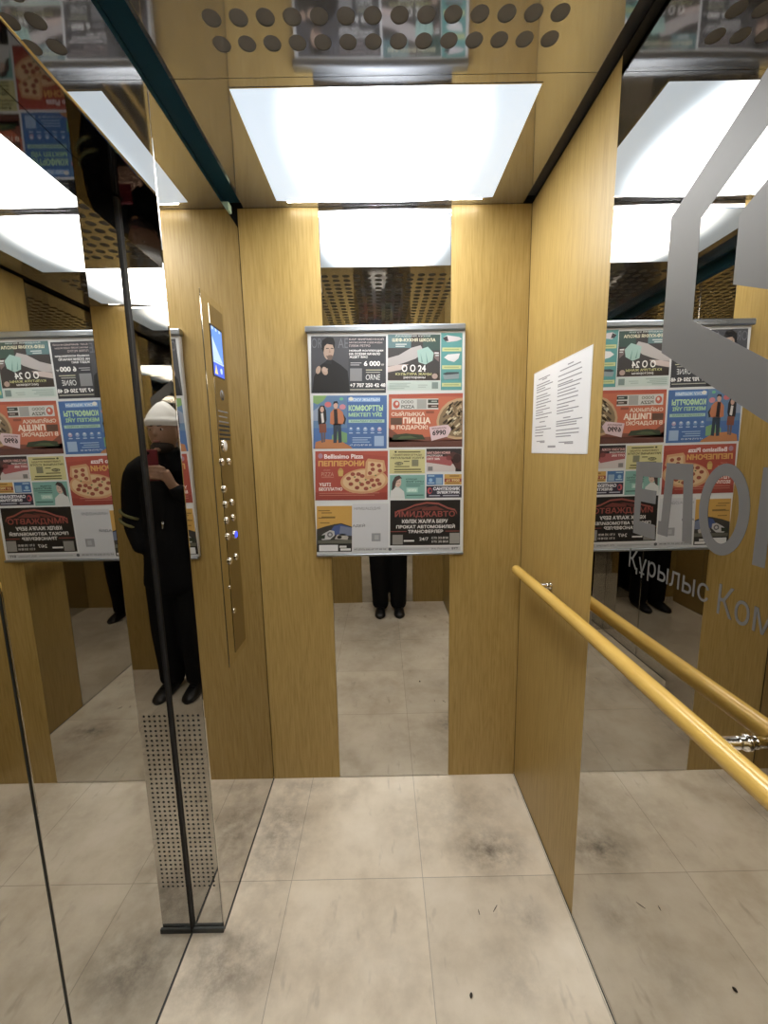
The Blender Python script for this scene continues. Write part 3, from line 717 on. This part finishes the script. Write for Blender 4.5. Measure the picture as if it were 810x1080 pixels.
a.t('МАГАЗИН КОЖИ', 520, 570, 616, 581, 'f0b4b0', .03); a.t('РАСПРОДАЖ', 520, 584, 586, 593, 'f0dcd8', .03); a.t('ОПТ 50%', 520, 597, 574, 606, 'f6e8e4', .03); a.rect(524, 634, 544, 652, '888486', 4)
done(a, 'small black and red advertisement')
a = AD(); a.base(519, 667, 588, 713, '3a78b8'); a.ell(536, 692, 8, 8, '8ec4ea', 4); a.rect(524, 672, 552, 676, 'b9dcf4', 4); a.rect(558, 682, 584, 710, '8fb4d4', 4); a.rect(524, 702, 552, 706, 'b9dcf4', 4)
done(a, 'small blue advertisement')
a = AD(); a.base(594, 667, 666, 712, 'd8a830'); a.rect(594, 686, 666, 700, 'a83c24', 3); a.t('от 9900', 602, 688, 658, 698, 'ffe890', .02); a.rect(616, 673, 656, 677, '8a5a18', 4); a.rect(600, 704, 658, 707, '8a5a18', 4)
done(a, 'small yellow advertisement with a red band')
a = AD(); a.base(518, 717, 667, 768, '2e2c44'); a.ell(532, 738, 10, 14, 'd04a58', 4); a.ell(535, 738, 5, 8, '2e2c44', 5); a.t('САНТЕХНИК', 547, 722, 660, 736, 'f2f4ff', .045); a.t('ЭЛЕКТРИК', 562, 739, 660, 751, 'f2f4ff', .045); a.rect(530, 757, 576, 761, 'c4c8dc', 4); a.rect(588, 757, 656, 761, 'c4c8dc', 4)
done(a, 'small navy plumber and electrician advertisement')

# bottom row
a = AD(); a.base(56, 800, 205, 1003, 'd6a21c'); a.poly([(56, 902), (90, 890), (130, 880), (160, 876), (205, 892), (205, 1003), (56, 1003)], '3a3834', 2)
a.poly([(112, 914), (128, 888), (158, 880), (205, 896), (205, 930), (150, 936)], '3f5a9a', 3); a.poly([(150, 930), (156, 888), (205, 896), (205, 932)], '7784a4', 4)
a.poly([(66, 938), (84, 922), (112, 906), (130, 910), (132, 930), (112, 948), (80, 950)], 'c4c4c4', 4); a.ell(112, 926, 12, 12, '6c6c70', 5, 0, 18); a.ell(112, 926, 6, 6, 'c8c8ca', 6)
a.poly([(132, 946), (142, 926), (170, 922), (190, 936), (186, 950)], 'b9b4ac', 4); a.ell(152, 938, 10, 7, '1c1a1a', 5); a.poly([(62, 932), (92, 926), (90, 944), (64, 946)], '2c3a26', 5); a.poly([(60, 952), (205, 950), (205, 966), (62, 968)], '6a6a5c', 3)
a.rect(58, 966, 205, 1003, '1e1c1a', 3); a.rect(66, 972, 146, 1000, 'dfe2e6', 4); a.rect(152, 976, 182, 985, 'd8d8d8', 4); a.rect(156, 988, 200, 998, 'e6e6e6', 4)
for x0, y, x1 in ((62, 818, 112), (76, 828, 120), (62, 850, 134), (76, 846, 134), (70, 872, 110)): a.rect(x0, y, x1, y+4, '8a6a14', 4)
done(a, 'yellow and grey advertisement with shoes')
a = AD(); a.base(206, 792, 359, 985, 'd2d5dc'); a.t('НИМШАЦЭДИЯ', 214, 806, 324, 820, '8b8e98', .0); a.t('АДЕЙ', 207, 880, 260, 895, '70747e', .01); a.rect(288, 922, 326, 958, '9ea2a8', 4)
a.rect(300, 930, 318, 950, 'b4b8be', 5)
done(a, 'almost blank pale grey sheet')
a = AD(); a.base(366, 778, 662, 978, '15100f')
arc = [(388, 838), (396, 826), (430, 818), (470, 800), (520, 790), (570, 794), (610, 814), (640, 822), (648, 838)]
for i in range(len(arc)-1):
    (x0, y0_), (x1, y1_) = arc[i], arc[i+1]; a.poly([(x0, y0_-4), (x1, y1_-4), (x1, y1_+4), (x0, y0_+4)], 'a34c40', 3)
a.poly([(430, 826), (480, 808), (530, 802), (480, 824)], '6a2a22', 3); a.poly([(500, 812), (560, 804), (596, 822), (500, 824)], '7a342a', 3)
a.t('ИМИДЖАВТО', 386, 826, 640, 856, 'a3463c', .025); a.t('КӨЛІК ЖАЛҒА БЕРУ', 416, 862, 610, 879, 'eceae8', .03); a.t('ПРОКАТ АВТОМОБИЛЕЙ', 392, 884, 640, 902, 'eceae8', .03); a.t('ТРАНСФЕРЛЕР', 442, 908, 590, 924, 'eceae8', .03)
a.rect(368, 914, 436, 917, 'a3463c', 4); a.rect(600, 914, 660, 917, 'a3463c', 4)
a.rect(376, 930, 420, 974, '8d8a86', 4); a.rect(618, 924, 660, 972, '9a9894', 4); a.rect(424, 954, 468, 961, 'e0dedc', 4); a.t('24/7', 490, 942, 528, 957, 'eceae8', .01)
a.t('8 701 303 88 80', 542, 940, 612, 950, 'dedcda', .01); a.t('8 701 303 88 81', 542, 957, 612, 967, 'dedcda', .01)
done(a, 'black car rental advertisement with a red car outline')
a = AD(); a.base(210, 985, 664, 1003, 'c4c7cc'); a.t('+7 (717) 252 57 77 00 00', 214, 990, 350, 999, '3c3e44', .01); a.ell(366, 994, 7, 7, '55585e', 4); a.rect(388, 993, 530, 996, '9a9da4', 4); a.t('WA: Реклама', 540, 989, 616, 998, '6a6c72', .0); a.t('БҮТ', 628, 988, 654, 998, '2a2c30', .03)
done(a, 'pale footer strip with phone number')

# ================================================================== PERSON AND PHONE
SKIN = mat('skin', (.42, .25, .17), .5)
COAT = mat('black_coat', (.009, .009, .010), .85, spec=.15)
TROU = mat('black_trousers', (.009, .009, .010), .85, spec=.15)
SHOE = mat('black_shoe_leather', (.010, .010, .011), .35)
KNIT = mat('white_knit', (.78, .77, .74), .85)
STRIPE = mat('olive_stripe', (.22, .21, .09), .7)
REDC = mat('dark_red_phone_case', (.16, .012, .022), .4)
BLK = mat('black_glass', (.01, .01, .012), .1)
BEARD = mat('dark_hair', (.03, .022, .018), .8)
LIP = mat('lips', (.32, .13, .11), .5)
EYEW = mat('eye_white', (.7, .68, .65), .3)

def limbs(b, chains, m, seg=20):
    """chains of (x,y,z,rx[,ry]): tapering limbs with rounded joints, fused into one surface by remesh()"""
    for ch in chains:
        P = [Vector(p[:3]) for p in ch]; r = [(p[3], p[4] if len(p) > 4 else p[3]) for p in ch]
        # subdivide smoothly
        Q = []; q = []
        for i in range(len(P)-1):
            p0, p1, p2, p3 = P[max(i-1, 0)], P[i], P[i+1], P[min(i+2, len(P)-1)]
            for k in range(6):
                t = k/6; t2, t3 = t*t, t*t*t
                c = .5*((2*p1)+(p2-p0)*t+(2*p0-5*p1+4*p2-p3)*t2+(3*p1-p0-3*p2+p3)*t3)
                e = t*t*(3-2*t); Q.append(c); q.append((r[i][0]*(1-e)+r[i+1][0]*e, r[i][1]*(1-e)+r[i+1][1]*e))
        Q.append(P[-1]); q.append(r[-1])
        vs = []; u = None; n = len(Q)
        for i in range(n):
            t = (Q[min(i+1, n-1)]-Q[max(i-1, 0)]).normalized()
            ax = Vector((1, 0, 0)) if abs(t.x) < .8 else Vector((0, 0, 1))
            u = (ax-t*ax.dot(t)).normalized(); w = t.cross(u)
            for k in range(seg):
                a = 2*PI*k/seg; vs.append(Q[i]+u*math.cos(a)*q[i][0]+w*math.sin(a)*q[i][1])
        fs = [(i*seg+k, i*seg+(k+1) % seg, (i+1)*seg+(k+1) % seg, (i+1)*seg+k) for i in range(n-1) for k in range(seg)]
        fs += [tuple(range(seg-1, -1, -1)), tuple(range((n-1)*seg, n*seg))]
        b.add(vs, fs, m, True)
        for c, rr in ((Q[0], q[0]), (Q[-1], q[-1])):
            b.sphere(c, (rr[0]*.98, rr[1]*.98, min(rr)*.6), m, 16, 10)
def add_mesh(b, me, m):
    b.add([v.co[:] for v in me.vertices], [tuple(p.vertices) for p in me.polygons], m, True)
def remesh(b, name, vox):
    ob = b.obj(name); md = ob.modifiers.new('r', 'REMESH'); md.mode = 'VOXEL'; md.voxel_size = vox; md.use_smooth_shade = True
    s2 = ob.modifiers.new('sm', 'SMOOTH'); s2.factor = .4; s2.iterations = 2
    dg = bpy.context.evaluated_depsgraph_get(); dg.update()
    r = bpy.data.meshes.new_from_object(ob.evaluated_get(dg)); bpy.data.objects.remove(ob)
    return r

BXC = .03                      # where the person stands
person = empty('person', (BXC, -.27, 0), 'person in black coat and white beanie holding a phone, seen only in the mirrors', 'person')
pel = (BXC, -.30, .84)
sl, sr = (-.155, -.27, 1.33), (.185, -.29, 1.33)
el_l, wr_l = (-.235, -.19, 1.09), (-.098, -.058, 1.265)
el_r, wr_r = (.262, -.315, 1.07), (.160, -.235, .875)
hd = (-.005, -.205, 1.545)
hand_l = [(-.098, -.058, 1.265, .022, .026), (-.088, -.040, 1.305, .018, .036), (-.082, -.026, 1.335, .016, .036)]
body = [
    [(*pel, .14, .10), (BXC, -.30, .98, .13, .10), (BXC-.005, -.295, 1.13, .145, .10), (.015, -.285, 1.27, .155, .095), (.012, -.265, 1.37, .065, .060), (.0, -.235, 1.43, .050, .052), (-.004, -.215, 1.50, .050, .056)],
    [(.015, -.285, 1.27, .155, .095), (*sl, .058), (*el_l, .043), (*wr_l, .022, .026)], hand_l,
    [(.015, -.285, 1.27, .155, .095), (*sr, .058), (*el_r, .043), (*wr_r, .024, .028), (.145, -.240, .82, .016, .036), (.140, -.240, .785, .014, .034)],
    [(*pel, .14, .10), (-.05, -.29, .76, .085), (-.045, -.255, .46, .058), (-.038, -.275, .10, .038), (-.038, -.235, .040, .028, .022), (-.040, -.16, .028, .024, .014)],
    [(*pel, .14, .10), (.115, -.29, .76, .085), (.118, -.255, .46, .058), (.118, -.275, .10, .038), (.120, -.235, .040, .028, .022), (.122, -.16, .028, .024, .014)],
]
bb = MB(); limbs(bb, body, SKIN)
# head
def headfn(p):
    x, y, z = p
    if z < 0: x *= 1-.22*(-z)**1.3; y = y*(1-.10*(-z)) + .08*(-z)
    return Vector((x, y, z))
bb.sphere(hd, (.074, .092, .112), SKIN, 24, 18, headfn)
bb.sphere((hd[0], hd[1]+.092, hd[2]-.012), (.012, .016, .016), SKIN, 10, 8)      # nose tip
bb.tube([(hd[0], hd[1]+.080, hd[2]+.022), (hd[0], hd[1]+.094, hd[2]-.008)], [.008, .011], SKIN, 10)
bb.sphere((hd[0], hd[1]+.074, hd[2]-.088), (.024, .018, .018), SKIN, 10, 8)      # chin
for sx in (-1, 1):
    bb.sphere((hd[0]+sx*.074, hd[1]-.005, hd[2]-.005), (.010, .020, .032), SKIN, 10, 8)  # ears
    bb.sphere((hd[0]+sx*.030, hd[1]+.076, hd[2]+.026), (.024, .012, .008), SKIN, 10, 8)  # brow
# fingers of the hand on the phone (behind the lens plane's lower edge)
for k, (z, ln) in enumerate(((1.362, .052), (1.343, .058), (1.324, .054), (1.307, .042))):
    bb.tube([(-.082, -.026, z-.012), (-.079, -.006, z-.003), (-.066, .0045, z), (-.066+ln*.5, .006, z+.002), (-.066+ln, .004, z+.001)], [.0098, .0094, .0088, .0082, .0064], SKIN, 10)
    bb.sphere((-.066+ln, .004, z+.001), .0064, SKIN, 8, 6)
bb.tube([(-.088, -.040, 1.300), (-.076, -.042, 1.332), (-.060, -.034, 1.358), (-.044, -.029, 1.372)], [.013, .0115, .0100, .0080], SKIN, 10)
bb.sphere((-.044, -.029, 1.372), .008, SKIN, 8, 6)
# right hand, resting in the coat pocket
for k, ln in enumerate((.055, .064, .060, .048)):
    y = -.268+k*.0185
    bb.tube([(.140, y-.002, .795), (.139, y, .765), (.134, y+.003, .765-ln*.5), (.126, y+.005, .765-ln)], [.0098, .0092, .0085, .0068], SKIN, 10)
bb.tube([(.140, -.225, .83), (.130, -.212, .80), (.124, -.208, .77)], [.012, .011, .008], SKIN, 10)
me = remesh(bb, 'body', .0052); me.materials.clear(); me.materials.append(SKIN)
link('body', me, person)
for sx in (-1, 1):
    b = MB(); b.sphere((hd[0]+sx*.029, hd[1]+.0785, hd[2]+.010), (.012, .006, .006), EYEW, 10, 8); o = b.obj('eye', person)
    b = MB(); b.sphere((hd[0]+sx*.029, hd[1]+.083, hd[2]+.009), (.005, .003, .005), BLK, 8, 6); b.obj('iris', o)
    b = MB(); b.tube([(hd[0]+sx*.014, hd[1]+.088, hd[2]+.027), (hd[0]+sx*.032, hd[1]+.085, hd[2]+.031), (hd[0]+sx*.046, hd[1]+.072, hd[2]+.026)], [.003, .004, .002], BEARD, 8); b.obj('eyebrow', person)
b = MB(); b.sphere((hd[0], hd[1]+.0845, hd[2]-.052), (.022, .007, .007), LIP, 12, 8); b.obj('mouth', person)
b = MB()
def bfn(p): return Vector(headfn(Vector((p.x, p.y, p.z))))
vs = []
b.sphere((hd[0], hd[1]+.030, hd[2]-.080), (.058, .062, .036), BEARD, 16, 10); b.obj('beard', person)
# beanie: tall knitted cap with a turned-up brim
b = MB(); n = 40; vs = []; fs = []
prof = [(.030, .086, .104), (.046, .089, .107), (.066, .088, .106), (.067, .083, .101), (.085, .078, .095), (.110, .064, .078), (.135, .046, .056), (.156, .026, .032), (.166, .005, .006)]
for j, (z, rx, ry) in enumerate(prof):
    for k in range(n):
        an = 2*PI*k/n; w = 1+(.012 if k % 2 else -.006)
        vs.append((hd[0]+rx*w*math.cos(an), hd[1]-.008-.10*max(0, z-.06)+ry*w*math.sin(an), hd[2]+z-.02*math.sin(an)*0))
for j in range(len(prof)-1):
    for k in range(n): fs.append((j*n+k, j*n+(k+1) % n, (j+1)*n+(k+1) % n, (j+1)*n+k))
fs.append(tuple((len(prof)-1)*n+k for k in range(n))); b.add(vs, fs, KNIT, True); b.obj('beanie', person, 'white knitted beanie')
# coat
cp = (BXC, -.30, .86)
coat = [
    [(BXC, -.295, .665, .205, .140), (*cp, .190, .135), (BXC, -.30, 1.02, .172, .122), (.015, -.29, 1.20, .185, .122), (.012, -.28, 1.31, .150, .100), (.008, -.255, 1.385, .082, .078), (.0, -.235, 1.435, .074, .074)],
    [(.012, -.28, 1.31, .150, .100), (-.165, -.272, 1.325, .078), (-.243, -.192, 1.09, .064), (-.115, -.075, 1.240, .045)],
    [(.012, -.28, 1.31, .150, .100), (.196, -.292, 1.325, .078), (.268, -.315, 1.07, .066), (.190, -.235, .895, .054)],
]
cb_ = MB(); limbs(cb_, coat, COAT)
me = remesh(cb_, 'coat', .010); me.materials.clear(); me.materials.append(COAT); coat_o = link('coat', me, person, 'long black coat')
b = MB()
for k, z in enumerate((1.075, 1.025)):   # chevrons on the right sleeve
    pts = []
    for q in range(13):
        an = -PI*.62+PI*1.24*q/12; r = .070-.002*k
        cx = .268-.0005*k; cy = -.315+.015*k
        pts.append((cx+r*math.cos(an+.4), cy+r*math.sin(an+.4)*1.0, z+.035-abs(q-6)*.009))
    b.tube(pts, .0085, STRIPE, 8)
b.obj('sleeve_stripes', person, 'olive chevrons on the right sleeve')
b = MB(); b.tube([(.02, -.148, 1.06), (.022, -.146, 1.02)], [.006, .004], CHROME, 8); b.obj('zip_pull', person, 'small silver zip pull')
# trousers
tr = [
    [(*pel, .15, .11), (-.052, -.29, .74, .098), (-.048, -.255, .46, .082), (-.040, -.272, .12, .072), (-.040, -.268, .075, .072)],
    [(*pel, .15, .11), (.117, -.29, .74, .098), (.120, -.255, .46, .082), (.120, -.272, .12, .072), (.120, -.268, .075, .072)],
]
tb = MB(); limbs(tb, tr, TROU)
me = remesh(tb, 'trousers', .010); me.materials.clear(); me.materials.append(TROU); link('trousers', me, person, 'loose black trousers')
for sx, x0 in ((-1, -.040), (1, .121)):
    b = MB(); vs = []; fs = []; n = 20
    out = [(-.335, .030, .07), (-.325, .036, .085), (-.28, .039, .088), (-.235, .041, .080), (-.18, .046, .062), (-.135, .046, .048), (-.105, .036, .038), (-.090, .018, .026)]
    for y, w, h_ in out:
        for k in range(n):
            an = 2*PI*k/n; c, q = math.cos(an), math.sin(an)
            vs.append((x0+sx*.004*(y+.3)/.2+w*c, y, .013+max(0, q)**.8*(h_-.013) if q > 0 else .0005+.0125*(1+q)))
    for j in range(len(out)-1):
        for k in range(n): fs.append((j*n+k, j*n+(k+1) % n, (j+1)*n+(k+1) % n, (j+1)*n+k))
    fs += [tuple(range(n))[::-1], tuple(range((len(out)-1)*n, len(out)*n))]
    b.add(vs, fs, SHOE, True)
    for y in (-.205, -.185, -.165): b.tube([(x0-.02, y, .066-.2*(y+.205)), (x0, y, .076-.35*(y+.205)), (x0+.02, y, .066-.2*(y+.205))], .003, TROU, 6)
    b.obj('shoe', person)

phone = empty('phone', (-.025, -.011, 1.37), 'phone in a dark red case in the raised hand, seen only in the mirror', 'phone')
b = MB(); b.box(-.063, .013, -.0165, -.0065, 1.293, 1.450, REDC, .0045); b.obj('case', phone)
b = MB(); b.box(-.060, .010, -.0172, -.0166, 1.296, 1.447, BLK, .0002); b.obj('screen', phone)
b = MB()
b.box(-.028, .010, -.0066, -.0045, 1.410, 1.447, REDC, .002)
for x, z in ((0, CAMZ), (0, 1.440), (-.018, 1.432)):
    b.tube([(x, -.0047, z), (x, -.0028, z)], [.0075, .0075], BLK, 20); 
b.obj('camera_bump', phone)

# ------------------------------------------------------------------ bits on the floor
BIT = mat('dark_crumb', (.03, .02, .015), .7)
def bit(name, pts, r, label):
    b = MB(); b.tube(pts, r, BIT, 8)
    b.obj(name, None, label, 'debris')
bit('crumb', [(.2045, .8655, .004), (.2055, .8675, .004), (.207, .871, .0042), (.2085, .8745, .004), (.2095, .8765, .004)], [.0012, .0030, .0040, .0030, .0010], 'dark oval crumb on the floor tile near the camera')
bit('splinter', [(.2735, 1.075, .0016), (.2735, 1.068, .0016), (.274, 1.060, .0016)], [.0006, .0014, .0006], 'short dark splinter on the floor, upright one of two')
bit('splinter', [(.318, 1.067, .0016), (.327, 1.077, .0016), (.335, 1.086, .0016)], [.0006, .0011, .0006], 'thin dark splinter lying slanted on the floor')

# ================================================================== CAMERA, WORLD, VIEW
f_px, pit, yaw, rol = 430.759, .1495, .002, -.0186
cp_, sp_ = math.cos(pit), math.sin(pit); cy_, sy_ = math.cos(yaw), math.sin(yaw)
F = Vector((sy_*cp_, cy_*cp_, -sp_)); R = Vector((cy_, -sy_, 0)); U = R.cross(F)
R2 = R*math.cos(rol)+U*math.sin(rol); U2 = U*math.cos(rol)-R*math.sin(rol)
cam = bpy.data.cameras.new('camera'); co = bpy.data.objects.new('camera', cam); COL.objects.link(co)
cam.sensor_width = 36; cam.sensor_fit = 'AUTO'; cam.lens = f_px/1080*36; cam.clip_start = .002; cam.clip_end = 50
co.matrix_world = Matrix(((R2.x, U2.x, -F.x, 0), (R2.y, U2.y, -F.y, 0), (R2.z, U2.z, -F.z, CAMZ), (0, 0, 0, 1)))
S.camera = co
w = bpy.data.worlds.new('world'); S.world = w; w.use_nodes = True
w.node_tree.nodes['Background'].inputs[0].default_value = (.02, .02, .025, 1)
vs_ = S.view_settings; vs_.view_transform = 'Standard'; vs_.look = 'None'; vs_.gamma = 1; vs_.use_curve_mapping = False
vs_.exposure = 0.1
S.display_settings.display_device = 'sRGB'
c = S.cycles
c.max_bounces = 20; c.glossy_bounces = 16; c.diffuse_bounces = 5; c.transmission_bounces = 4
c.use_denoising = True
c.blur_glossy = .3; c.sample_clamp_indirect = 12
